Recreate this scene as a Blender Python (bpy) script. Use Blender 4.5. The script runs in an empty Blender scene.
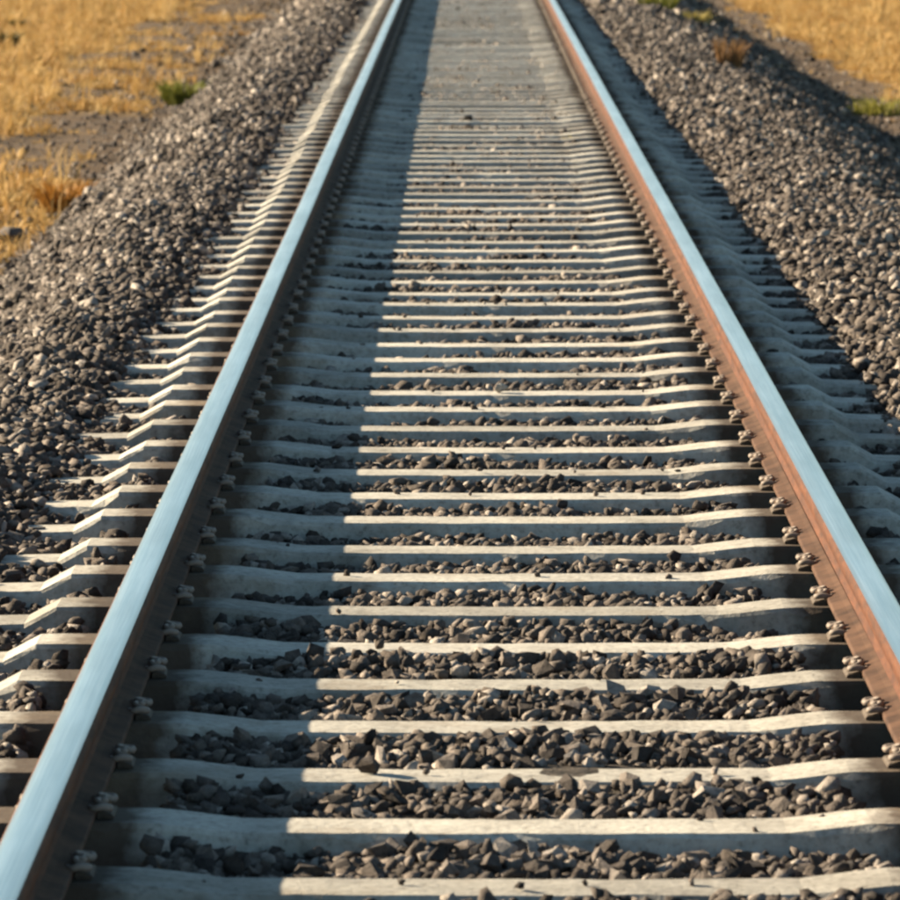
import bpy, math, random
import numpy as np
from mathutils import Vector, Matrix, Euler

random.seed(7)
rng = np.random.default_rng(11)
scene = bpy.context.scene
C = scene.collection
R = math.radians

# ------------------------------------------------------------------ camera
# world: x to the right, y along the track, z up; z = 0 is the top of the sleepers between the rails
CAM = Vector((-0.077, 0.0, 1.648))
FPX = 6226.0                       # focal length in pixels of a 900 px wide picture
PITCH = math.atan(605.0 / FPX)
YAW = 17.0 / FPX
cam = bpy.data.cameras.new('camera')
cam_ob = bpy.data.objects.new('camera', cam)
C.objects.link(cam_ob)
cam.sensor_width = 36.0
cam.lens = FPX / 900.0 * 36.0
cam.clip_start = 0.1
cam.clip_end = 6000
cam_ob.location = CAM
cam_ob.rotation_euler = Euler((math.pi / 2 - PITCH, 0, YAW), 'XYZ')
cam.dof.use_dof = True
cam.dof.focus_distance = 14.5
cam.dof.aperture_fstop = 18.0
scene.camera = cam_ob

# ------------------------------------------------------------------ sky, sun, exposure
SUN_FWD = R(28)                    # how far the sun stands ahead of square-left of the track
SUN_EL = math.atan(math.tan(R(22.4)) * math.cos(SUN_FWD))
sun_dir = Vector((-math.cos(SUN_FWD) * math.cos(SUN_EL), math.sin(SUN_FWD) * math.cos(SUN_EL), math.sin(SUN_EL)))
world = bpy.data.worlds.new('World')
scene.world = world
world.use_nodes = True
nt = world.node_tree
bg = nt.nodes['Background']
sky = nt.nodes.new('ShaderNodeTexSky')
sky.sky_type = 'NISHITA'
sky.sun_disc = False
sky.sun_elevation = SUN_EL
sky.sun_rotation = math.atan2(sun_dir.x, sun_dir.y)
sky.altitude = 100
sky.air_density = 0.62
sky.dust_density = 0.2
sky.ozone_density = 1.5
tint = nt.nodes.new('ShaderNodeMix')            # the clear sky of the photograph leans to cyan
tint.data_type = 'RGBA'
tint.blend_type = 'MULTIPLY'
tint.inputs[0].default_value = 1.0
tint.inputs[7].default_value = (1.0, 1.07, 0.84, 1)
nt.links.new(sky.outputs[0], tint.inputs[6])
nt.links.new(tint.outputs[2], bg.inputs[0])
bg.inputs[1].default_value = 0.058
sun = bpy.data.lights.new('sun', 'SUN')
sun.energy = 5.0
sun.angle = R(0.53)
sun.color = (1.0, 0.83, 0.58)
sun_ob = bpy.data.objects.new('sun', sun)
C.objects.link(sun_ob)
sun_ob.rotation_euler = (-sun_dir).to_track_quat('-Z', 'Y').to_euler()
sun_ob.location = sun_dir * 60
vs = scene.view_settings
vs.view_transform = 'Standard'
vs.look = 'None'
vs.exposure = 2.15
vs.gamma = 1.0
vs.use_curve_mapping = False
scene.cycles.pixel_filter_type = 'BLACKMAN_HARRIS'
scene.cycles.filter_width = 2.5
scene.cycles.max_bounces = 4
scene.cycles.diffuse_bounces = 2
scene.cycles.glossy_bounces = 2
scene.cycles.adaptive_threshold = 0.025

# ------------------------------------------------------------------ helpers
def tag(o, label=None, cat=None, group=None, kind=None):
    if label: o['label'] = label
    if cat: o['category'] = cat
    if group: o['group'] = group
    if kind: o['kind'] = kind
    return o

def empty(name, loc):
    o = bpy.data.objects.new(name, None)
    o.empty_display_size = 0.1
    C.objects.link(o)
    o.location = loc
    return o

def mesh_of(name, verts, faces, mats, smooth=False, midx=None):
    me = bpy.data.meshes.new(name)
    me.from_pydata([tuple(v) for v in verts], [], faces)
    for m in (mats if isinstance(mats, (list, tuple)) else [mats]):
        me.materials.append(m)
    if midx is not None:
        me.polygons.foreach_set('material_index', midx)
    if smooth:
        me.polygons.foreach_set('use_smooth', [True] * len(me.polygons))
    me.update()
    return me

def obj(name, me, parent=None, loc=(0, 0, 0), rot=(0, 0, 0), scale=(1, 1, 1)):
    o = bpy.data.objects.new(name, me)
    C.objects.link(o)
    o.location = loc
    o.rotation_euler = rot
    o.scale = scale
    if parent is not None:
        o.parent = parent
    return o

_H = rng.random((256, 256))
def vnoise(x, y, f=1.0, seed=0):
    x = np.asarray(x, float) * f + 17.3 * seed + 1000
    y = np.asarray(y, float) * f + 9.7 * seed + 1000
    xi = np.floor(x).astype(int); yi = np.floor(y).astype(int)
    u = x - xi; v = y - yi
    u = u * u * (3 - 2 * u); v = v * v * (3 - 2 * v)
    a = _H[xi % 256, yi % 256]; b = _H[(xi + 1) % 256, yi % 256]
    c = _H[xi % 256, (yi + 1) % 256]; d = _H[(xi + 1) % 256, (yi + 1) % 256]
    return (a * (1 - u) + b * u) * (1 - v) + (c * (1 - u) + d * u) * v   # 0..1

def sstep(a, b, x):
    t = np.clip((np.asarray(x, float) - a) / (b - a), 0, 1)
    return t * t * (3 - 2 * t)

# ------------------------------------------------------------------ materials
def material(name):
    m = bpy.data.materials.new(name)
    m.use_nodes = True
    n = m.node_tree
    b = n.nodes['Principled BSDF']
    b.inputs['Specular IOR Level'].default_value = 0.12      # dusty, matt surfaces
    return m, n, b

def N(n, t, **kw):
    x = n.nodes.new(t)
    for k, v in kw.items():
        setattr(x, k, v)
    return x

def ramp(n, stops):
    r = N(n, 'ShaderNodeValToRGB')
    e = r.color_ramp.elements
    while len(e) < len(stops): e.new(0.5)
    for i, (p, c) in enumerate(stops):
        e[i].position = p
        e[i].color = (*c, 1)
    return r

def noise(n, coord, scale, detail=4, rough=0.6, mapping=None):
    t = N(n, 'ShaderNodeTexNoise')
    t.inputs['Scale'].default_value = scale
    t.inputs['Detail'].default_value = detail
    t.inputs['Roughness'].default_value = rough
    if mapping is not None:
        mp = N(n, 'ShaderNodeMapping')
        mp.inputs['Scale'].default_value = mapping
        n.links.new(coord, mp.inputs['Vector'])
        coord = mp.outputs[0]
    n.links.new(coord, t.inputs['Vector'])
    return t

def mix(n, fac, a, b, blend='MIX'):
    x = N(n, 'ShaderNodeMix', data_type='RGBA', blend_type=blend)
    for sock, v in ((x.inputs[0], fac), (x.inputs[6], a), (x.inputs[7], b)):
        if hasattr(v, 'is_linked'): n.links.new(v, sock)
        elif isinstance(v, (int, float)): sock.default_value = v
        else: sock.default_value = (*v, 1)
    return x.outputs[2]

def bump(n, b, h, strength, dist):
    x = N(n, 'ShaderNodeBump')
    x.inputs['Strength'].default_value = strength
    x.inputs['Distance'].default_value = dist
    n.links.new(h, x.inputs['Height'])
    n.links.new(x.outputs[0], b.inputs['Normal'])

def mat_concrete():
    m, n, b = material('weathered_concrete')
    tc = N(n, 'ShaderNodeTexCoord'); oi = N(n, 'ShaderNodeObjectInfo')
    add = N(n, 'ShaderNodeVectorMath', operation='ADD')
    sc_ = N(n, 'ShaderNodeVectorMath', operation='SCALE'); sc_.inputs['Scale'].default_value = 37.0
    n.links.new(oi.outputs['Random'], sc_.inputs[0])
    n.links.new(tc.outputs['Object'], add.inputs[0]); n.links.new(sc_.outputs[0], add.inputs[1])
    co = add.outputs[0]
    big = noise(n, co, 5, 5, 0.65)
    c = ramp(n, [(0.28, (0.23, 0.212, 0.187)), (0.5, (0.36, 0.338, 0.305)), (0.72, (0.435, 0.41, 0.365))])
    n.links.new(big.outputs[0], c.inputs[0])
    fine = noise(n, co, 60, 4, 0.7)
    fr = ramp(n, [(0.32, (0.48, 0.46, 0.44)), (0.46, (0.9, 0.9, 0.89)), (0.64, (1.1, 1.1, 1.1))])
    n.links.new(fine.outputs[0], fr.inputs[0])
    col = mix(n, 0.8, c.outputs[0], fr.outputs[0], 'MULTIPLY')
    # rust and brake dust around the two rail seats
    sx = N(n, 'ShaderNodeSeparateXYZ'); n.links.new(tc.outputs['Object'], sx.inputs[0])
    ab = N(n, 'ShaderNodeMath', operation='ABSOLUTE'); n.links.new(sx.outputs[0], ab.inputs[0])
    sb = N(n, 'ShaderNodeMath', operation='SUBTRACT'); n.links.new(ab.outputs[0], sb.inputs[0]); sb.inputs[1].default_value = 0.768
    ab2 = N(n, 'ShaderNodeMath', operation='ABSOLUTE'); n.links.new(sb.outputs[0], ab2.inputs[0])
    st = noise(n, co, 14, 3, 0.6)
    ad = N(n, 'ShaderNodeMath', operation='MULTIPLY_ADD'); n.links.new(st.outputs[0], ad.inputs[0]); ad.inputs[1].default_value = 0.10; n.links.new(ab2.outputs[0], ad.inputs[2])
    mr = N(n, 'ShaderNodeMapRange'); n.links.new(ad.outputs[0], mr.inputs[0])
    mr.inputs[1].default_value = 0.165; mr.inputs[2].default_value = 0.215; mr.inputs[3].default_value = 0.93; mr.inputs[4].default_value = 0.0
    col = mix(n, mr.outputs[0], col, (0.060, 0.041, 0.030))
    # damp and rusty blotches
    bl = noise(n, co, 2.6, 6, 0.7)
    br = N(n, 'ShaderNodeMapRange'); n.links.new(bl.outputs[0], br.inputs[0])
    br.inputs[1].default_value = 0.54; br.inputs[2].default_value = 0.68; br.inputs[3].default_value = 0.0; br.inputs[4].default_value = 0.55
    col = mix(n, br.outputs[0], col, (0.19, 0.145, 0.10))
    # each sleeper a little lighter or darker
    hv = N(n, 'ShaderNodeHueSaturation'); n.links.new(col, hv.inputs['Color'])
    mv = N(n, 'ShaderNodeMapRange'); n.links.new(oi.outputs['Random'], mv.inputs[0]); mv.inputs[3].default_value = 0.74; mv.inputs[4].default_value = 1.14
    n.links.new(mv.outputs[0], hv.inputs['Value'])
    n.links.new(hv.outputs[0], b.inputs['Base Color'])
    b.inputs['Roughness'].default_value = 0.9
    bump(n, b, fine.outputs[0], 0.7, 0.004)
    return m

def mat_stone(name, stops, val=(0.7, 1.3)):
    m, n, b = material(name)
    tc = N(n, 'ShaderNodeTexCoord'); oi = N(n, 'ShaderNodeObjectInfo')
    ge = N(n, 'ShaderNodeNewGeometry')
    su = N(n, 'ShaderNodeMath', operation='ADD'); n.links.new(oi.outputs['Random'], su.inputs[0]); n.links.new(ge.outputs['Random Per Island'], su.inputs[1])
    fr_ = N(n, 'ShaderNodeMath', operation='FRACT'); n.links.new(su.outputs[0], fr_.inputs[0])
    c = ramp(n, stops); n.links.new(fr_.outputs[0], c.inputs[0])
    t = noise(n, ge.outputs['Position'], 70, 5, 0.75)
    fr = ramp(n, [(0.32, (0.5, 0.48, 0.46)), (0.5, (0.95, 0.94, 0.92)), (0.68, (1.4, 1.36, 1.3))])
    n.links.new(t.outputs[0], fr.inputs[0])
    col = mix(n, 0.85, c.outputs[0], fr.outputs[0], 'MULTIPLY')
    n.links.new(col, b.inputs['Base Color'])
    b.inputs['Roughness'].default_value = 0.85
    bump(n, b, t.outputs[0], 0.8, 0.008)
    return m

def mat_simple(name, a, bcol, scale, rough, bstr=0.4, bdist=0.01, metallic=0.0, mapping=None, lo=0.35, hi=0.65):
    m, n, b = material(name)
    tc = N(n, 'ShaderNodeTexCoord')
    t = noise(n, tc.outputs['Object'], scale, 5, 0.65, mapping)
    c = ramp(n, [(lo, a), (hi, bcol)]); n.links.new(t.outputs[0], c.inputs[0])
    n.links.new(c.outputs[0], b.inputs['Base Color'])
    b.inputs['Roughness'].default_value = rough
    b.inputs['Metallic'].default_value = metallic
    if bstr: bump(n, b, t.outputs[0], bstr, bdist)
    return m

def mat_polish():
    m, n, b = material('polished_rail_steel')
    b.inputs['Specular IOR Level'].default_value = 0.5
    tc = N(n, 'ShaderNodeTexCoord')
    t = noise(n, tc.outputs['Object'], 1.0, 6, 0.75, (320, 1.4, 60))
    w = noise(n, tc.outputs['Object'], 1.0, 3, 0.6, (8, 0.9, 8))
    c = ramp(n, [(0.26, (0.34, 0.33, 0.31)), (0.70, (0.74, 0.72, 0.67))]); n.links.new(t.outputs[0], c.inputs[0])
    # the wheels keep a band bright; towards both corners the steel is duller and browner
    sx = N(n, 'ShaderNodeSeparateXYZ'); n.links.new(tc.outputs['Object'], sx.inputs[0])
    ab = N(n, 'ShaderNodeMath', operation='ABSOLUTE'); n.links.new(sx.outputs[0], ab.inputs[0])
    ad = N(n, 'ShaderNodeMath', operation='MULTIPLY_ADD'); n.links.new(w.outputs[0], ad.inputs[0]); ad.inputs[1].default_value = 0.014; n.links.new(ab.outputs[0], ad.inputs[2])
    e = N(n, 'ShaderNodeMapRange'); n.links.new(ad.outputs[0], e.inputs[0])
    e.inputs[1].default_value = 0.029; e.inputs[2].default_value = 0.037; e.inputs[3].default_value = 0.0; e.inputs[4].default_value = 0.8
    wr = ramp(n, [(0.35, (0.74, 0.73, 0.71)), (0.62, (1.05, 1.05, 1.05))]); n.links.new(w.outputs[0], wr.inputs[0])
    col = mix(n, 1.0, c.outputs[0], wr.outputs[0], 'MULTIPLY')
    col = mix(n, e.outputs[0], col, (0.33, 0.27, 0.22))
    n.links.new(col, b.inputs['Base Color'])
    b.inputs['Metallic'].default_value = 1.0
    r = N(n, 'ShaderNodeMapRange'); n.links.new(t.outputs[0], r.inputs[0])
    r.inputs[3].default_value = 0.22; r.inputs[4].default_value = 0.42
    n.links.new(r.outputs[0], b.inputs['Roughness'])
    bump(n, b, t.outputs[0], 0.15, 0.0005)
    return m

def mat_ground():
    m, n, b = material('earth_and_straw')
    tc = N(n, 'ShaderNodeTexCoord')
    at = N(n, 'ShaderNodeAttribute', attribute_name='straw')
    t1 = noise(n, tc.outputs['Object'], 1.3, 6, 0.65)
    t2 = noise(n, tc.outputs['Object'], 14, 5, 0.7)
    earth = ramp(n, [(0.3, (0.050, 0.034, 0.023)), (0.55, (0.092, 0.062, 0.040)), (0.75, (0.15, 0.10, 0.058))])
    straw = ramp(n, [(0.3, (0.22, 0.128, 0.045)), (0.5, (0.31, 0.195, 0.073)), (0.72, (0.38, 0.26, 0.115))])
    n.links.new(t2.outputs[0], earth.inputs[0]); n.links.new(t1.outputs[0], straw.inputs[0])
    ad = N(n, 'ShaderNodeMath', operation='MULTIPLY_ADD')
    n.links.new(t2.outputs[0], ad.inputs[0]); ad.inputs[1].default_value = 0.7; n.links.new(at.outputs['Fac'], ad.inputs[2])
    mr = N(n, 'ShaderNodeMapRange'); n.links.new(ad.outputs[0], mr.inputs[0])
    mr.inputs[1].default_value = 0.65; mr.inputs[2].default_value = 1.05
    col = mix(n, mr.outputs[0], earth.outputs[0], straw.outputs[0])
    t3 = noise(n, tc.outputs['Object'], 3.2, 6, 0.75)
    pr = ramp(n, [(0.35, (0.62, 0.60, 0.56)), (0.5, (1.0, 0.98, 0.93)), (0.66, (1.22, 1.12, 0.95))])
    n.links.new(t3.outputs[0], pr.inputs[0])
    col = mix(n, 0.9, col, pr.outputs[0], 'MULTIPLY')
    n.links.new(col, b.inputs['Base Color'])
    b.inputs['Roughness'].default_value = 0.95
    bump(n, b, t2.outputs[0], 0.8, 0.03)
    return m

def mat_grass(name, stops, transl=0.25):
    m, n, b = material(name)
    oi = N(n, 'ShaderNodeObjectInfo'); tc = N(n, 'ShaderNodeTexCoord')
    t = noise(n, tc.outputs['Object'], 9, 3, 0.6)
    ad = N(n, 'ShaderNodeMath', operation='MULTIPLY_ADD')
    n.links.new(t.outputs[0], ad.inputs[0]); ad.inputs[1].default_value = 0.5
    ha = N(n, 'ShaderNodeMath', operation='MULTIPLY'); n.links.new(oi.outputs['Random'], ha.inputs[0]); ha.inputs[1].default_value = 0.6
    n.links.new(ha.outputs[0], ad.inputs[2])
    c = ramp(n, stops); n.links.new(ad.outputs[0], c.inputs[0])
    n.links.new(c.outputs[0], b.inputs['Base Color'])
    b.inputs['Roughness'].default_value = 0.7
    tr = N(n, 'ShaderNodeBsdfTranslucent'); n.links.new(c.outputs[0], tr.inputs[0])
    ms = N(n, 'ShaderNodeMixShader'); ms.inputs[0].default_value = transl
    n.links.new(b.outputs[0], ms.inputs[1]); n.links.new(tr.outputs[0], ms.inputs[2])
    n.links.new(ms.outputs[0], n.nodes['Material Output'].inputs[0])
    return m

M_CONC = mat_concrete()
M_STONE = mat_stone('ballast_stone', [(0.0, (0.034, 0.028, 0.026)), (0.45, (0.080, 0.066, 0.059)), (0.8, (0.140, 0.117, 0.105)), (1.0, (0.30, 0.265, 0.24))])
M_STONE_DARK = mat_stone('dark_stone', [(0.0, (0.03, 0.027, 0.024)), (1.0, (0.035, 0.03, 0.027))])
M_STONE_PALE = mat_stone('pale_stone', [(0.0, (0.36, 0.33, 0.29)), (1.0, (0.4, 0.37, 0.32))])
M_BED = mat_simple('ballast_fines', (0.022, 0.018, 0.015), (0.075, 0.062, 0.052), 22, 0.95, 0.9, 0.03)
M_RUST = mat_simple('rusted_rail_steel', (0.026, 0.009, 0.005), (0.092, 0.030, 0.011), 9, 0.8, 0.5, 0.002, mapping=(5, 0.7, 5), lo=0.3, hi=0.66)
M_RUST_FOOT = mat_simple('dusty_rail_foot', (0.036, 0.018, 0.011), (0.090, 0.047, 0.029), 12, 0.85, 0.3, 0.002)
M_POLISH = mat_polish()
M_CLAMP = mat_simple('grey_spring_steel', (0.13, 0.10, 0.082), (0.24, 0.195, 0.165), 40, 0.6, 0.2, 0.001)
M_PLATE = mat_simple('dusty_guide_plate', (0.045, 0.034, 0.027), (0.10, 0.078, 0.062), 30, 0.8, 0.3, 0.001)
M_BOLT = mat_simple('rusty_bolt', (0.06, 0.036, 0.024), (0.13, 0.08, 0.05), 50, 0.7, 0.2, 0.001)
M_GROUND = mat_ground()
M_STRAW = mat_grass('dry_straw_grass', [(0.0, (0.20, 0.095, 0.028)), (0.4, (0.34, 0.205, 0.070)), (0.75, (0.44, 0.295, 0.12)), (1.0, (0.52, 0.39, 0.20))])
M_GREEN = mat_grass('green_weed_leaf', [(0.0, (0.07, 0.08, 0.014)), (0.5, (0.15, 0.15, 0.028)), (1.0, (0.25, 0.22, 0.055))])
M_DARKGREEN = mat_grass('dark_weed_leaf', [(0.0, (0.025, 0.025, 0.007)), (0.5, (0.05, 0.045, 0.012)), (1.0, (0.09, 0.07, 0.022))])
M_ORANGE = mat_grass('orange_dry_weed', [(0.0, (0.16, 0.07, 0.016)), (0.5, (0.28, 0.13, 0.028)), (1.0, (0.36, 0.20, 0.055))])
M_YELLOW = mat_grass('yellow_weed_leaf', [(0.0, (0.14, 0.11, 0.025)), (0.5, (0.24, 0.19, 0.05)), (1.0, (0.33, 0.27, 0.10))])
M_BROWN = mat_grass('brown_dry_weed', [(0.0, (0.10, 0.052, 0.024)), (0.5, (0.19, 0.105, 0.048)), (1.0, (0.27, 0.165, 0.08))])

# ------------------------------------------------------------------ dimensions
RAIL_X = 0.7525          # rail centre from track centre
SEAT_Z = 0.018           # raised rail seat of a sleeper
RAIL_Z = 0.026           # underside of the rail foot
RAIL_H = 0.122
SL_Y0 = 9.79             # first sleeper in view
SL_DY = 0.60
GROUND_Z = -0.60
N_BELOW, N_SLEEPERS = 3, 104

def ground_z(x, y):
    x = np.asarray(x, float); y = np.asarray(y, float)
    z = GROUND_Z + (vnoise(x, y, 0.35, 1) - 0.5) * 0.10 + (vnoise(x, y, 1.7, 2) - 0.5) * 0.05
    z = z + 0.13 * sstep(0.0, 1.5, x)
    far = sstep(20, 200, np.abs(x))
    return z + far * (vnoise(x, y, 0.012, 3) - 0.35) * 3.0

def straw_mask(x, y):
    x = np.asarray(x, float); y = np.asarray(y, float)
    wob = (vnoise(x, y, 0.35, 5) - 0.5) * 0.9 + (vnoise(x, y, 1.4, 6) - 0.5) * 0.5
    edge_l = 2.66 + 1.15 * sstep(40.5, 45.0, y) + 0.4 * sstep(52, 62, y)
    edge_r = 3.6
    e = np.where(x < 0, edge_l, edge_r)
    m = sstep(-0.35, 0.3, np.abs(x) + wob * 0.45 - e)
    patch = 0.42 * sstep(0.45, 0.7, vnoise(x, y, 1.1, 8)) * (x < 0) * sstep(2.4, 2.8, np.abs(x))
    return np.clip(np.maximum(m, patch), 0, 1)

def bed_z(x, y):
    """top of the ballast under its loose stones"""
    x = np.asarray(x, float); y = np.asarray(y, float)
    ax = np.abs(x)
    z = np.full(np.broadcast(x, y).shape, -0.021) - (0.012 * sstep(11.0, 13, y) + 0.010 * sstep(16, 21, y)) * (1 - sstep(1.0, 1.2, ax))
    z = z - 0.026 * sstep(0.92, 1.0, ax) + 0.038 * sstep(1.16, 1.29, ax)
    z = z + 0.026 * sstep(1.2, 1.45, x)
    # scooped out under the rails
    d = ax - RAIL_X
    hole = sstep(-0.155, -0.12, d) * (1 - sstep(0.12, 0.16, d))
    z = z - 0.115 * hole
    z = z + (vnoise(x, y, 1.3, 21) - 0.5) * (0.032 - 0.012 * sstep(16, 24, y) * (ax < 1.0)) + (vnoise(x, y, 4.5, 22) - 0.5) * 0.03
    # shoulders
    crest_wob = (vnoise(x * 0, y, 0.6, 23) - 0.5) * 0.16
    s_r = np.clip((x - (1.76 + crest_wob)) / 1.42, 0, 1.2)
    s_l = np.clip((-x - (1.50 + crest_wob)) / 1.06, 0, 1.2)
    z = z - 0.66 * np.maximum(s_r, s_l) ** 1.22
    return z

# ------------------------------------------------------------------ ground sheet
def build_ground():
    xs = np.concatenate([-np.geomspace(2500, 12, 26), np.linspace(-11, 11, 89), np.geomspace(12, 2500, 26)])
    ys = np.concatenate([np.linspace(-60, 15, 10), np.linspace(18, 120, 290), np.geomspace(122, 4000, 36)])
    X, Y = np.meshgrid(xs, ys)
    Z = ground_z(X, Y)
    nx, ny = len(xs), len(ys)
    v = np.stack([X.ravel(), Y.ravel(), Z.ravel()], 1)
    i = (np.arange(ny - 1)[:, None] * nx + np.arange(nx - 1)[None, :]).ravel()
    f = np.stack([i, i + 1, i + nx + 1, i + nx], 1)
    me = mesh_of('ground', v.tolist(), f.tolist(), M_GROUND, smooth=True)
    a = me.attributes.new('straw', 'FLOAT', 'POINT')
    a.data.foreach_set('value', straw_mask(X, Y).ravel().astype(np.float32))
    o = obj('ground', me)
    tag(o, 'bare earth strip and straw coloured ground beside the railway', 'ground', kind='structure')

build_ground()

def build_bed():
    xs = np.arange(-2.9, 3.01, 0.055)
    ys = np.concatenate([np.arange(4.0, 60, 0.09), np.arange(60, 130, 0.3)])
    X, Y = np.meshgrid(xs, ys)
    Z = bed_z(X, Y)
    nx, ny = len(xs), len(ys)
    v = np.stack([X.ravel(), Y.ravel(), Z.ravel()], 1)
    i = (np.arange(ny - 1)[:, None] * nx + np.arange(nx - 1)[None, :]).ravel()
    f = np.stack([i, i + 1, i + nx + 1, i + nx], 1)
    o = obj('ballast_bed', mesh_of('ballast_bed', v.tolist(), f.tolist(), M_BED, smooth=True))
    tag(o, 'grey brown crushed stone ballast bed under the track', 'ballast', kind='structure')
    return o

BED = build_bed()

# ------------------------------------------------------------------ rails
PROFILE = [(0.053, 0.0), (0.053, 0.0085), (0.0505, 0.0105), (0.028, 0.0175), (0.016, 0.0230), (0.0105, 0.031), (0.0082, 0.042),
           (0.0082, 0.068), (0.0105, 0.077), (0.018, 0.0840), (0.0345, 0.0885), (0.0363, 0.0910), (0.0363, 0.1065),
           (0.0345, 0.1130), (0.0305, 0.1177), (0.024, 0.1203), (0.012, 0.1217), (0.0, 0.122)]
def strip(name, pts, mat, parent, smooth=True):
    ys = [2.0 + 2.0 * k for k in range(70)]
    wob = [((math.sin(k * 1.7) + math.sin(k * 0.63 + 1)) * 0.0006) for k in range(len(ys))]
    verts = [(p[0] + w, y, p[1]) for y, w in zip(ys, wob) for p in pts]
    n = len(pts)
    faces = []
    for k in range(len(ys) - 1):
        for j in range(n - 1):
            a = k * n + j
            faces.append((a, a + 1, a + n + 1, a + n))
    me = mesh_of(name, verts, faces, mat, smooth)
    return obj(name, me, parent)

def build_rail(x, label):
    root = empty('rail', (x, 0, RAIL_Z))
    tag(root, label, 'rail', 'rails of the track')
    P = PROFILE
    mir = lambda pts: [(-a, b) for a, b in pts]
    # foot: underside, edges and the sloping upper sides; closed below, open only where the web stands on it
    foot = list(reversed(P[:5])) + mir(P[:5])
    strip('rail_foot', foot, M_RUST_FOOT, root, smooth=False)
    web_r = strip('rail_web', P[4:10] , M_RUST, root)
    # both faces of the web in one mesh
    me = web_r.data
    vs_ = [tuple(v.co) for v in me.vertices]; fs = [tuple(p.vertices) for p in me.polygons]
    nv = len(vs_)
    web_r.data = mesh_of('rail_web', vs_ + [(-a, b, c) for a, b, c in vs_], fs + [tuple(nv + i for i in reversed(f)) for f in fs], M_RUST, True)
    head = strip('rail_head', P[9:15], M_RUST, root)
    me = head.data
    vs_ = [tuple(v.co) for v in me.vertices]; fs = [tuple(p.vertices) for p in me.polygons]
    nv = len(vs_)
    head.data = mesh_of('rail_head', vs_ + [(-a, b, c) for a, b, c in vs_], fs + [tuple(nv + i for i in reversed(f)) for f in fs], M_RUST, True)
    top = P[14:] + [(-a, b) for a, b in reversed(P[14:-1])]
    strip('running_surface', top, M_POLISH, head)
    return root

build_rail(-RAIL_X, 'long steel rail on the left with pale blue polished top and shaded inner side')
build_rail(RAIL_X, 'long steel rail on the right with its rusty orange inner side sunlit')

# ------------------------------------------------------------------ sleepers
def sleeper_mesh(k):
    r = random.Random(100 + k)
    st = [(-1.26, -0.034), (-1.20, -0.024), (-1.035, -0.020), (-0.965, SEAT_Z), (-0.86, SEAT_Z), (-0.64, SEAT_Z), (-0.60, SEAT_Z - 0.001), (-0.46, 0.001), (-0.30, 0.0), (-0.1, -0.001)]
    st = st + [(-x, z) for x, z in reversed(st)]
    full = []
    for (xa, za), (xb, zb) in zip(st[:-1], st[1:]):
        m = max(1, round((xb - xa) / 0.045))
        full += [(xa + (xb - xa) * q / m, za + (zb - za) * q / m) for q in range(m)]
    st = full + [st[-1]]
    verts, faces = [], []
    for x, z in st:
        j = lambda s: r.uniform(-s, s)
        hw = 0.079 + (0.006 if abs(x) > 0.5 else 0.0)
        c = 0.010 + j(0.002) + (r.uniform(0.004, 0.014) if r.random() < 0.10 else 0.0)
        zz = z + j(0.0005)
        verts += [(x, -0.150, -0.21), (x, -(hw + 0.020) + j(0.001), zz - 0.052), (x, -(hw + c * 0.8), zz - c + j(0.002)), (x, -hw + j(0.0011) + (c - 0.010) * 0.8, zz - 0.0015),
                  (x, 0.0, zz),
                  (x, hw + j(0.0011) - (c - 0.010) * 0.8, zz - 0.0015), (x, (hw + c * 0.8), zz - c + j(0.002)), (x, (hw + 0.020) + j(0.001), zz - 0.052), (x, 0.150, -0.21)]
    n = 9
    for i in range(len(st) - 1):
        for q in range(n):
            a, b = i * n + q, i * n + (q + 1) % n
            faces.append((a, b, b + n, a + n)[::-1])
    faces.append(tuple(range(n)))
    faces.append(tuple(reversed(range((len(st) - 1) * n, len(st) * n))))
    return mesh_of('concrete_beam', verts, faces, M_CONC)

def box_mesh(name, x0, x1, y0, y1, z0, z1, mat, ch=0.0, slope=0.0):
    """box whose top is chamfered and may drop towards +x"""
    v = [(x0, y0, z0), (x1, y0, z0), (x1, y1, z0), (x0, y1, z0),
         (x0, y0, z1 - ch), (x1, y0, z1 - ch - slope), (x1, y1, z1 - ch - slope), (x0, y1, z1 - ch),
         (x0 + ch, y0 + ch, z1), (x1 - ch, y0 + ch, z1 - slope), (x1 - ch, y1 - ch, z1 - slope), (x0 + ch, y1 - ch, z1)]
    f = [(3, 2, 1, 0), (0, 1, 5, 4), (1, 2, 6, 5), (2, 3, 7, 6), (3, 0, 4, 7), (4, 5, 9, 8), (5, 6, 10, 9), (6, 7, 11, 10), (7, 4, 8, 11), (8, 9, 10, 11)]
    return mesh_of(name, v, f, mat)

def tube(name, path, rad, mat, sides=7):
    verts, faces = [], []
    pts = [Vector(p) for p in path]
    prev = Vector((0, 0, 1))
    for i, p in enumerate(pts):
        t = (pts[min(i + 1, len(pts) - 1)] - pts[max(i - 1, 0)]).normalized()
        u = t.cross(prev)
        if u.length < 1e-3: u = t.cross(Vector((1, 0, 0)))
        u.normalize(); w = u.cross(t).normalized()
        prev = w
        for k in range(sides):
            a = 2 * math.pi * k / sides
            verts.append(p + (u * math.cos(a) + w * math.sin(a)) * rad)
    for i in range(len(pts) - 1):
        for k in range(sides):
            a = i * sides + k; b = i * sides + (k + 1) % sides
            faces.append((a, b, b + sides, a + sides))
    faces.append(tuple(reversed(range(sides))))
    faces.append(tuple(range((len(pts) - 1) * sides, len(pts) * sides)))
    return mesh_of(name, verts, faces, mat, True)

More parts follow.
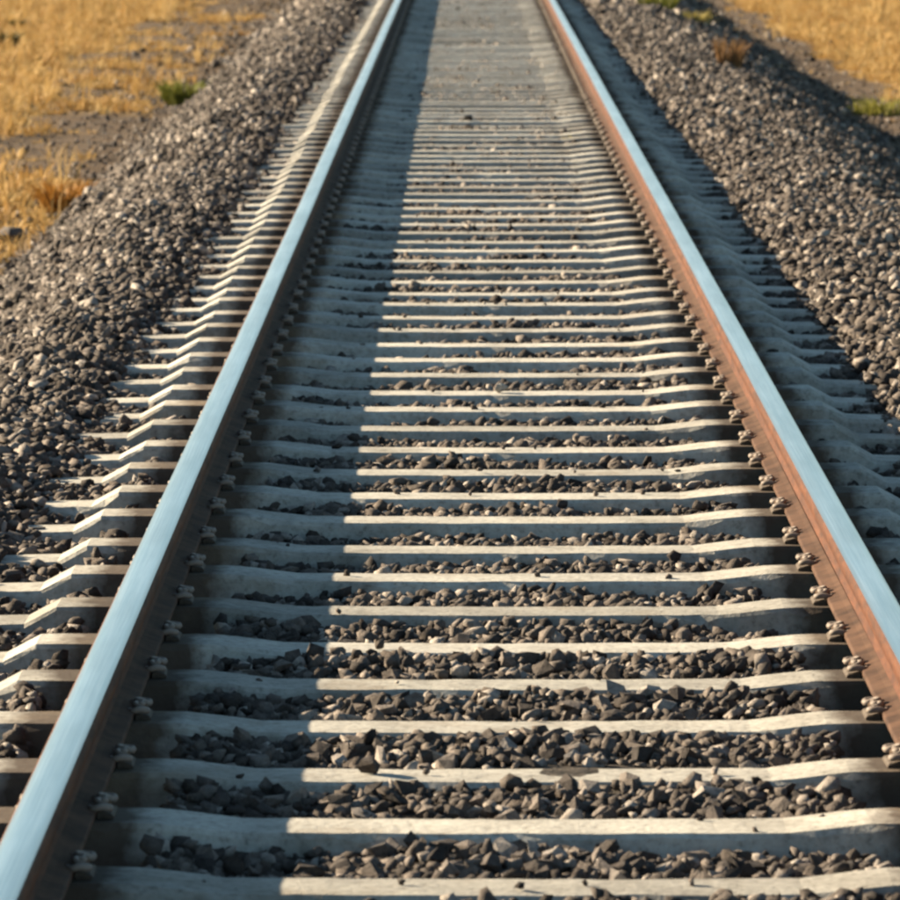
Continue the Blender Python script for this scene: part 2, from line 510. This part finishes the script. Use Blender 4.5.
def spline(ctrl, n=4):
    c = [Vector(p) for p in ctrl]
    out = []
    for i in range(len(c) - 1):
        p0, p1, p2, p3 = c[max(i - 1, 0)], c[i], c[i + 1], c[min(i + 2, len(c) - 1)]
        for k in range(n):
            t = k / n
            out.append(0.5 * ((2 * p1) + (-p0 + p2) * t + (2 * p0 - 5 * p1 + 4 * p2 - p3) * t * t + (-p0 + 3 * p1 - 3 * p2 + p3) * t ** 3))
    out.append(c[-1])
    return out

# a fastening in its own frame: +x points away from the rail, x = 0 is the edge of the rail foot, z = 0 the rail seat
G_PLATE = box_mesh('guide_plate', 0.002, 0.030, -0.052, 0.052, 0.0, 0.012, M_PLATE, 0.004, 0.004)
clamp_half = [(0.040, 0.018, 0.047), (0.012, 0.020, 0.050), (0.000, 0.034, 0.052), (0.022, 0.050, 0.046), (0.066, 0.052, 0.034), (0.080, 0.062, 0.033), (0.074, 0.076, 0.036), (0.030, 0.080, 0.040), (-0.016, 0.079, 0.0325), (-0.030, 0.064, 0.0330)]
clamp_half = [(x * 0.30, y * 0.84, z * 0.42 + 0.005) for x, y, z in clamp_half]
G_CLAMP = tube('tension_clamp', spline([(x, -y, z) for x, y, z in reversed(clamp_half)] + clamp_half, 3), 0.0062, M_CLAMP)
def bolt_mesh():
    v, f = [], []
    rings = [(0.009, 0.016, 12), (0.009, 0.025, 12), (0.006, 0.0253, 12), (0.006, 0.028, 12), (0.004, 0.030, 12)]
    for r, z, s in rings:
        for k in range(s):
            a = 2 * math.pi * k / s
            rr = r if r > 0.015 or True else r
            v.append((0.013 + rr * math.cos(a), rr * math.sin(a), z))
    for i in range(len(rings) - 1):
        for k in range(12):
            a = i * 12 + k; b = i * 12 + (k + 1) % 12
            f.append((a, b, b + 12, a + 12))
    f.append(tuple(range(48, 60)))
    return mesh_of('bolt', v, f, M_BOLT)
G_BOLT = bolt_mesh()
G_PAD = box_mesh('rail_pad', -0.051, 0.051, -0.072, 0.072, 0.0, RAIL_Z - SEAT_Z - 0.0012, M_PLATE, 0.001)

ONES = ['', 'first', 'second', 'third', 'fourth', 'fifth', 'sixth', 'seventh', 'eighth', 'ninth', 'tenth', 'eleventh', 'twelfth', 'thirteenth', 'fourteenth', 'fifteenth', 'sixteenth', 'seventeenth', 'eighteenth', 'nineteenth']
TENS = {2: ('twentieth', 'twenty'), 3: ('thirtieth', 'thirty'), 4: ('fortieth', 'forty'), 5: ('fiftieth', 'fifty')}
def ordinal(k):
    if k < 20: return ONES[k]
    t, o = divmod(k, 10)
    return TENS[t][0] if o == 0 else TENS[t][1] + '-' + ONES[o]

SL_MESHES = [sleeper_mesh(k) for k in range(6)]
SL_POS = []
def build_sleepers():
    for i in range(-N_BELOW, N_SLEEPERS):
        y = SL_Y0 + SL_DY * i + random.uniform(-0.016, 0.016)
        root = empty('sleeper', (random.uniform(-0.006, 0.006), y, random.uniform(-0.003, 0.003) - 0.001))
        root.rotation_euler = (0, 0, random.uniform(-0.009, 0.009))
        SL_POS.append(y)
        if i < 0:
            lab = 'grey concrete sleeper nearer than the bottom edge of the picture'
        elif i < 40:
            lab = 'pale concrete sleeper under both rails, %s up from the bottom edge of the picture' % ordinal(i + 1)
        else:
            lab = 'blurred concrete sleeper in the far stretch of track towards the top edge'
        tag(root, lab, 'sleeper', 'concrete sleepers under the track')
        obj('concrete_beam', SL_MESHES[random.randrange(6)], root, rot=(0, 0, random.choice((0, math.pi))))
        for sx in (-1, 1):
            obj('rail_pad', G_PAD, root, (sx * RAIL_X - root.location.x, 0, SEAT_Z + 0.0006))
            for side in (-1, 1):
                lx = sx * RAIL_X + side * 0.053 - root.location.x
                rz = (0 if side > 0 else math.pi) + random.uniform(-0.02, 0.02)
                obj('guide_plate', G_PLATE, root, (lx, 0, SEAT_Z), (0, 0, rz))
                c = obj('tension_clamp', G_CLAMP, root, (lx, 0, SEAT_Z), (0, 0, rz))
                obj('bolt', G_BOLT, c)
build_sleepers()
SL_ARR = np.array(SL_POS)

# ------------------------------------------------------------------ ballast stones
def stone_shape(k, npts=10):
    """an angular broken stone about one unit across: the hull of a few points"""
    import bmesh
    r = random.Random(500 + k)
    bm = bmesh.new()
    pts = []
    while len(pts) < npts:
        p = Vector((r.gauss(0, 1), r.gauss(0, 1), r.gauss(0, 1))).normalized()
        if all((p - q).length > 0.55 for q in pts):
            pts.append(p)
    sx, sy, sz = r.uniform(0.52, 0.66), r.uniform(0.40, 0.50), r.uniform(0.30, 0.42)
    for p in pts:
        q = p * r.uniform(0.85, 1.15)
        bm.verts.new((q.x * sx, q.y * sy, q.z * sz))
    out = bmesh.ops.convex_hull(bm, input=bm.verts)
    bmesh.ops.delete(bm, geom=[g for g in out['geom_interior'] if isinstance(g, bmesh.types.BMVert)], context='VERTS')
    bmesh.ops.triangulate(bm, faces=bm.faces)
    bm.verts.ensure_lookup_table()
    bm.verts.index_update()
    v = np.array([tuple(x.co) for x in bm.verts]); f = np.array([[x.index for x in p.verts] for p in bm.faces])
    bm.free()
    return v, f

def stone_mesh(k, mat=None, name='stone'):
    v, f = stone_shape(k)
    return mesh_of(name, v.tolist(), f.tolist(), mat or M_STONE)

SHAPES = [stone_shape(k) for k in range(14)]
STONES = [mesh_of('stone', v.tolist(), f.tolist(), M_STONE) for v, f in SHAPES]
SHAPES_FAR = [stone_shape(60 + k, 7) for k in range(8)]

def joined_stones(name, P, rot, scl, idx, far):
    """many stones as one mesh"""
    cx, cy, cz = np.cos(rot).T; sx, sy, sz = np.sin(rot).T
    Rm = np.empty((len(P), 3, 3))
    Rm[:, 0, 0] = cy * cz; Rm[:, 0, 1] = sx * sy * cz - cx * sz; Rm[:, 0, 2] = cx * sy * cz + sx * sz
    Rm[:, 1, 0] = cy * sz; Rm[:, 1, 1] = sx * sy * sz + cx * cz; Rm[:, 1, 2] = cx * sy * sz - sx * cz
    Rm[:, 2, 0] = -sy; Rm[:, 2, 1] = sx * cy; Rm[:, 2, 2] = cx * cy
    VV, FF, nv = [], [], 0
    for shapes, sel in ((SHAPES, ~far), (SHAPES_FAR, far)):
        for k, (v, f) in enumerate(shapes):
            q = np.nonzero(sel & (idx % len(shapes) == k))[0]
            if not len(q): continue
            w = np.einsum('nij,nvj->nvi', Rm[q], v[None] * scl[q][:, None, :]) + P[q][:, None, :]
            VV.append(w.reshape(-1, 3))
            FF.append((f[None] + (nv + np.arange(len(q)) * len(v))[:, None, None]).reshape(-1, 3))
            nv += len(q) * len(v)
    V = np.concatenate(VV).astype(np.float32); F = np.concatenate(FF).astype(np.int32)
    me = bpy.data.meshes.new(name)
    me.vertices.add(len(V)); me.vertices.foreach_set('co', V.ravel())
    me.loops.add(F.size); me.loops.foreach_set('vertex_index', F.ravel())
    me.polygons.add(len(F)); me.polygons.foreach_set('loop_start', np.arange(0, F.size, 3, dtype=np.int32))
    me.materials.append(M_STONE)
    me.update(calc_edges=True)
    print('stone triangles', len(F))
    return obj(name, me)

def gn_scatter(name, pos, rot, scl, idx, sources, coll_name):
    """points carrying their own turn, size and choice of source, drawn by instancing"""
    coll = bpy.data.collections.new(coll_name)
    for k, me in enumerate(sources):
        so = bpy.data.objects.new('%s_source_%02d' % (coll_name, k), me)
        coll.objects.link(so)
    me = bpy.data.meshes.new(name)
    me.vertices.add(len(pos))
    me.vertices.foreach_set('co', pos.astype(np.float32).ravel())
    for an, arr in (('turn', rot), ('size', scl)):
        a = me.attributes.new(an, 'FLOAT_VECTOR', 'POINT'); a.data.foreach_set('vector', arr.astype(np.float32).ravel())
    a = me.attributes.new('pick', 'INT', 'POINT'); a.data.foreach_set('value', idx.astype(np.int32))
    o = bpy.data.objects.new(name, me)
    C.objects.link(o)
    ng = bpy.data.node_groups.new(name, 'GeometryNodeTree')
    ng.interface.new_socket('Geometry', in_out='INPUT', socket_type='NodeSocketGeometry')
    ng.interface.new_socket('Geometry', in_out='OUTPUT', socket_type='NodeSocketGeometry')
    gi = ng.nodes.new('NodeGroupInput'); go = ng.nodes.new('NodeGroupOutput')
    ci = ng.nodes.new('GeometryNodeCollectionInfo')
    ci.inputs['Collection'].default_value = coll
    ci.inputs['Separate Children'].default_value = True
    ci.inputs['Reset Children'].default_value = True
    ip = ng.nodes.new('GeometryNodeInstanceOnPoints')
    ip.inputs['Pick Instance'].default_value = True
    def attr(nm, dt):
        x = ng.nodes.new('GeometryNodeInputNamedAttribute'); x.data_type = dt; x.inputs[0].default_value = nm
        return [s for s in x.outputs if s.enabled and s.name == 'Attribute'][0]
    ng.links.new(gi.outputs[0], ip.inputs['Points'])
    ng.links.new(ci.outputs[0], ip.inputs['Instance'])
    ng.links.new(attr('pick', 'INT'), ip.inputs['Instance Index'])
    er = ng.nodes.new('FunctionNodeEulerToRotation')
    ng.links.new(attr('turn', 'FLOAT_VECTOR'), er.inputs[0])
    ng.links.new(er.outputs[0], ip.inputs['Rotation'])
    ng.links.new(attr('size', 'FLOAT_VECTOR'), ip.inputs['Scale'])
    ng.links.new(ip.outputs[0], go.inputs[0])
    md = o.modifiers.new('scatter', 'NODES'); md.node_group = ng
    return o

def in_view(x, y, margin):
    half = 450.0 / FPX * y + margin
    return np.abs(x - CAM.x + 17.0 / FPX * y) < half

def scatter_stones():
    P, S = [], []
    for y0, y1, sp, sz in ((8.0, 19, 0.0275, 0.0355), (19, 34, 0.0325, 0.0385), (34, 60, 0.046, 0.048), (60, 96, 0.075, 0.071)):
        gx = np.arange(-3.9, 3.9, sp); gy = np.arange(y0, y1, sp)
        X, Y = np.meshgrid(gx, gy)
        X = (X + rng.uniform(-0.55, 0.55, X.shape) * sp).ravel(); Y = (Y + rng.uniform(-0.55, 0.55, Y.shape) * sp).ravel()
        size = sz * np.exp(np.clip(rng.normal(0, 0.33, X.shape), -0.8, 0.5)) * (0.84 + 0.16 * (np.abs(X) > 1.1))
        size = np.where(np.abs(X) < 1.1, np.minimum(size, 0.046 + rng.random(X.shape) * 0.008), size)
        k = in_view(X, Y, 1.2 if y0 < 19 else 0.75)
        ax = np.abs(X)
        # thin out beyond the toe of the shoulders
        toe = np.where(X > 0, 2.62, 2.48) + (vnoise(X, Y, 0.9, 31) - 0.5) * 0.45
        over = ax - toe
        k &= (over < 0) | (rng.random(X.shape) < 0.42 * np.exp(-np.clip(over, 0, 9) / 0.33) + 0.05)
        # not where a sleeper lies, few in the scooped holes under the rails
        size = np.where(over > 0, size * rng.uniform(0.35, 0.9, X.shape), size)
        ii = np.clip(np.round((Y - SL_Y0) / SL_DY).astype(int) + N_BELOW, 0, len(SL_ARR) - 1)
        dy = np.abs(Y - SL_ARR[ii])
        k &= ~((ax < 1.165 + (vnoise(X, Y, 6, 33) - 0.5) * 0.12) & (dy < 0.105))
        d = ax - RAIL_X
        hole = (d > -0.13) & (d < 0.135)
        k &= ~(hole & (rng.random(X.shape) < 0.6))
        k &= ~((np.abs(d) < 0.08) & (rng.random(X.shape) < 0.5))
        X, Y, size = X[k], Y[k], size[k]
        Z = np.maximum(bed_z(X, Y), ground_z(X, Y)) + size * rng.uniform(-0.05, 0.38, X.shape)
        ax = np.abs(X)
        on_end = (ax > 1.10) & (ax < 1.28)
        ii = np.clip(np.round((Y - SL_Y0) / SL_DY).astype(int) + N_BELOW, 0, len(SL_ARR) - 1)
        on_end &= np.abs(Y - SL_ARR[ii]) < 0.11
        Z = np.where(on_end, np.maximum(Z, -0.024 + size * 0.25), Z)
        crib = ax < 1.16
        Z = np.where(crib, np.minimum(Z, np.where(ax > 0.95, -0.020, 0.010) - size * 0.24), Z)
        P.append(np.stack([X, Y, Z], 1)); S.append(size)
    # chips lying on the sleepers
    m = 320
    q = rng.integers(0, len(SL_ARR), m)
    X = rng.uniform(-0.55, 0.55, m); size = rng.uniform(0.010, 0.024, m)
    P.append(np.stack([X, SL_ARR[q] + rng.uniform(-0.07, 0.07, m), size * 0.25], 1)); S.append(size)
    P = np.concatenate(P); S = np.concatenate(S)
    n = len(P)
    rot = np.stack([rng.normal(0, 0.5, n), rng.normal(0, 0.5, n), rng.uniform(0, 6.283, n)], 1)
    flip = rng.random(n) < 0.3
    rot[flip, 0] += 1.57
    scl = S[:, None] * rng.uniform(0.85, 1.15, (n, 3))
    idx = rng.integers(0, len(STONES), n)
    # which of them the photograph shows largest
    cp, sn = math.cos(PITCH), math.sin(PITCH)
    dx = P[:, 0] - CAM.x; dyv = P[:, 1]; dz = P[:, 2] - CAM.z
    depth = dyv * cp - dz * sn; up = dyv * sn + dz * cp
    px = 450 + FPX * (dx / depth) + 17; py = 450 - FPX * up / depth
    vis = (px > 6) & (px < 894) & (py > 6) & (py < 892)
    ax = np.abs(P[:, 0])
    vis &= (np.abs(ax - RAIL_X) > 0.24)
    top = P[:, 2] + S * 0.3
    kk = np.floor((P[:, 1] - SL_Y0 - 0.12) / SL_DY).astype(int) + N_BELOW
    kk = np.clip(kk, 0, len(SL_ARR) - 1)
    edge = SL_ARR[kk] + 0.085
    line = top + (CAM.z - top) * np.clip(P[:, 1] - edge, 0, None) / P[:, 1]
    vis &= (ax > 1.15) | (line > 0.012)
    order = np.argsort(-(np.where(vis, S * FPX / depth, 0)))
    single = order[:300]
    rest = np.ones(n, bool); rest[single] = False
    for q in single:
        obj('stone', STONES[idx[q]], BED, P[q], rot[q], scl[q])
    o = joined_stones('loose_stones', P[rest], rot[rest], scl[rest], idx[rest], (P[rest][:, 1] > 34))
    o.parent = BED
    tag(o, kind='stuff')
    print('stones', n)

scatter_stones()

# ------------------------------------------------------------------ dry grass
def blades_mesh(name, seed, n, h, spread, width, lean, mat, shared_root=True, leafy=0.0):
    """blades that all grow from one root"""
    r = random.Random(seed)
    v, f = [(0, 0, -0.02)], []
    for b in range(n):
        a = r.uniform(0, 6.283); rad = spread * math.sqrt(r.random())
        bx, by = rad * math.cos(a), rad * math.sin(a)
        la = a + r.uniform(-0.9, 0.9)
        ln = lean * r.uniform(0.3, 1.3); hh = h * r.uniform(0.45, 1.15)
        w = width * r.uniform(0.7, 1.3)
        sa = r.uniform(0, 6.283)
        wx, wy = math.cos(sa) * w, math.sin(sa) * w
        i = len(v)
        k = 1.0 + leafy
        v += [(bx - wx, by - wy, 0.0), (bx + wx, by + wy, 0.0),
              (bx + math.cos(la) * ln * hh * 0.4 - wx * k, by + math.sin(la) * ln * hh * 0.4 - wy * k, hh * 0.62),
              (bx + math.cos(la) * ln * hh * 0.4 + wx * k, by + math.sin(la) * ln * hh * 0.4 + wy * k, hh * 0.62),
              (bx + math.cos(la) * ln * hh, by + math.sin(la) * ln * hh, hh * (1 - 0.25 * ln))]
        f += [(0, i, i + 1), (i, i + 1, i + 3, i + 2), (i + 2, i + 3, i + 4)]
    return mesh_of(name, v, f, mat)

CLUMPS = [blades_mesh('grass_clump', 40 + k, 26, 0.07 + 0.015 * k, 0.055, 0.0042, 0.75, M_STRAW) for k in range(5)] + [blades_mesh('grass_clump', 55, 11, 0.24, 0.06, 0.0035, 0.45, M_STRAW)]

def scatter_grass():
    n0 = 150000
    Y = 26 + 80 * rng.random(n0) ** 0.9
    side = rng.random(n0) < 0.5
    X = np.where(side, -1, 1) * (2.3 + 7.5 * rng.random(n0))
    k = in_view(X, Y, 1.2)
    X, Y = X[k], Y[k]
    m = straw_mask(X, Y)
    dens = np.where(m > 0.35, m, 0.0) * (0.4 + 0.6 * vnoise(X, Y, 0.8, 41)) + np.where(X < 0, 0.09, 0.06) * sstep(0.3, 0.75, vnoise(X, Y, 0.9, 44)) * (np.abs(X) > 2.6)
    k = rng.random(len(X)) < dens * 0.55
    X, Y, m = X[k], Y[k], m[k]
    n = len(X)
    Z = ground_z(X, Y) - 0.005
    s = (0.5 + 0.75 * rng.random(n)) * (0.5 + 0.5 * sstep(0.1, 0.5, m)) * (0.75 + 0.5 * vnoise(X, Y, 0.6, 42))
    rot = np.stack([rng.normal(0, 0.12, n), rng.normal(0, 0.12, n), rng.uniform(0, 6.283, n)], 1)
    scl = np.stack([s * 1.15, s * 1.15, s * rng.uniform(0.6, 1.1, n)], 1)
    o = gn_scatter('dry_grass', np.stack([X, Y, Z], 1), rot, scl, rng.integers(0, 6, n), CLUMPS, 'grass_clump')
    tag(o, 'short dry straw coloured grass on both sides of the railway', 'grass', kind='stuff')
    print('grass', n)

scatter_grass()

# ------------------------------------------------------------------ weeds and odd stones
def on_ground(px, py, z):
    """world x, y where the ray of a photo pixel meets height z"""
    d = (CAM.z - z) * FPX / (155.3 + py)
    return (px - 467.0) * d / FPX + CAM.x, d

def surf(x, y):
    return float(np.maximum(bed_z(np.array([x]), np.array([y])), ground_z(np.array([x]), np.array([y])))[0])

def weed(name, px, py, zg, mat, h, spread, n, width, lean, label, cat, seed, leafy=0.3):
    x, y = on_ground(px, py, zg)
    for _ in range(3):
        x, y = on_ground(px, py, surf(x, y))
    root = empty(name, (x, y, surf(x, y)))
    tag(root, label, cat)
    obj('foliage', blades_mesh('foliage', seed, n, h, spread, width, lean, mat, leafy=leafy), root)
    return root

weed('green_weed', 185, 104, -0.6, M_GREEN, 0.24, 0.16, 240, 0.007, 0.8, 'yellow green weed at the foot of the left ballast slope', 'weed', 1)
weed('orange_weed', 66, 214, -0.6, M_ORANGE, 0.23, 0.14, 220, 0.006, 0.7, 'bright orange dry tuft by the stones near the left edge', 'weed', 2)
weed('dark_weed', 6, 50, -0.6, M_DARKGREEN, 0.24, 0.10, 200, 0.012, 0.6, 'dark weed standing in the straw grass at the upper left edge', 'weed', 3)
weed('small_dark_weed', 19, 24, -0.6, M_DARKGREEN, 0.13, 0.08, 110, 0.010, 0.7, 'small dark weed behind the larger dark one at upper left', 'weed', 4)
weed('green_weed', 657, 8, 0.0, M_GREEN, 0.17, 0.16, 160, 0.008, 0.9, 'green weed on the crest of the right ballast shoulder at the top edge', 'weed', 5)
weed('yellow_weed', 694, 24, -0.3, M_YELLOW, 0.16, 0.13, 120, 0.007, 0.9, 'yellowish weed on the right slope beside the green crest weed', 'weed', 6)
weed('brown_weed', 729, 72, -0.3, M_BROWN, 0.28, 0.07, 150, 0.006, 0.45, 'upright brown dry weed on the right ballast slope', 'weed', 7)
weed('green_weed', 880, 112, -0.6, M_GREEN, 0.17, 0.20, 130, 0.007, 0.9, 'low green weed at the edge of the straw field by the right edge', 'weed', 8)
weed('yellow_weed', 569, 142, -0.03, M_YELLOW, 0.05, 0.06, 45, 0.004, 0.9, 'tiny yellow weed between the sleepers inside the right rail', 'weed', 9)

def lone_stone(px, py, zg, size, mat, label, seed, sc=(1, 1, 1)):
    x, y = on_ground(px, py, zg)
    o = obj('stone', stone_mesh(seed, mat), None, (x, y, zg + size * 0.24), (0.1, 0.05, seed * 0.7), (size * sc[0], size * sc[1], size * sc[2]))
    tag(o, label, 'stone')

def nearest_sleeper_row(py):
    d = CAM.z * FPX / (155.3 + py)
    y = SL_ARR[np.argmin(np.abs(SL_ARR - d))]
    return CAM.z * FPX / y - 155.3

lone_stone(468, nearest_sleeper_row(121), 0.0, 0.062, M_STONE_DARK, 'small dark stone lying on a far sleeper midway between the rails', 31)
lone_stone(501, nearest_sleeper_row(396), 0.0, 0.05, M_STONE_PALE, 'pale stone lying on a sleeper right of the track middle', 32)
lone_stone(368, nearest_sleeper_row(782), 0.0, 0.052, M_STONE, 'small stone on a near sleeper just right of the rail shadow edge', 34)
lone_stone(8, 243, -0.58, 0.20, M_STONE, 'grey boulder at the left edge beside the ballast', 33)
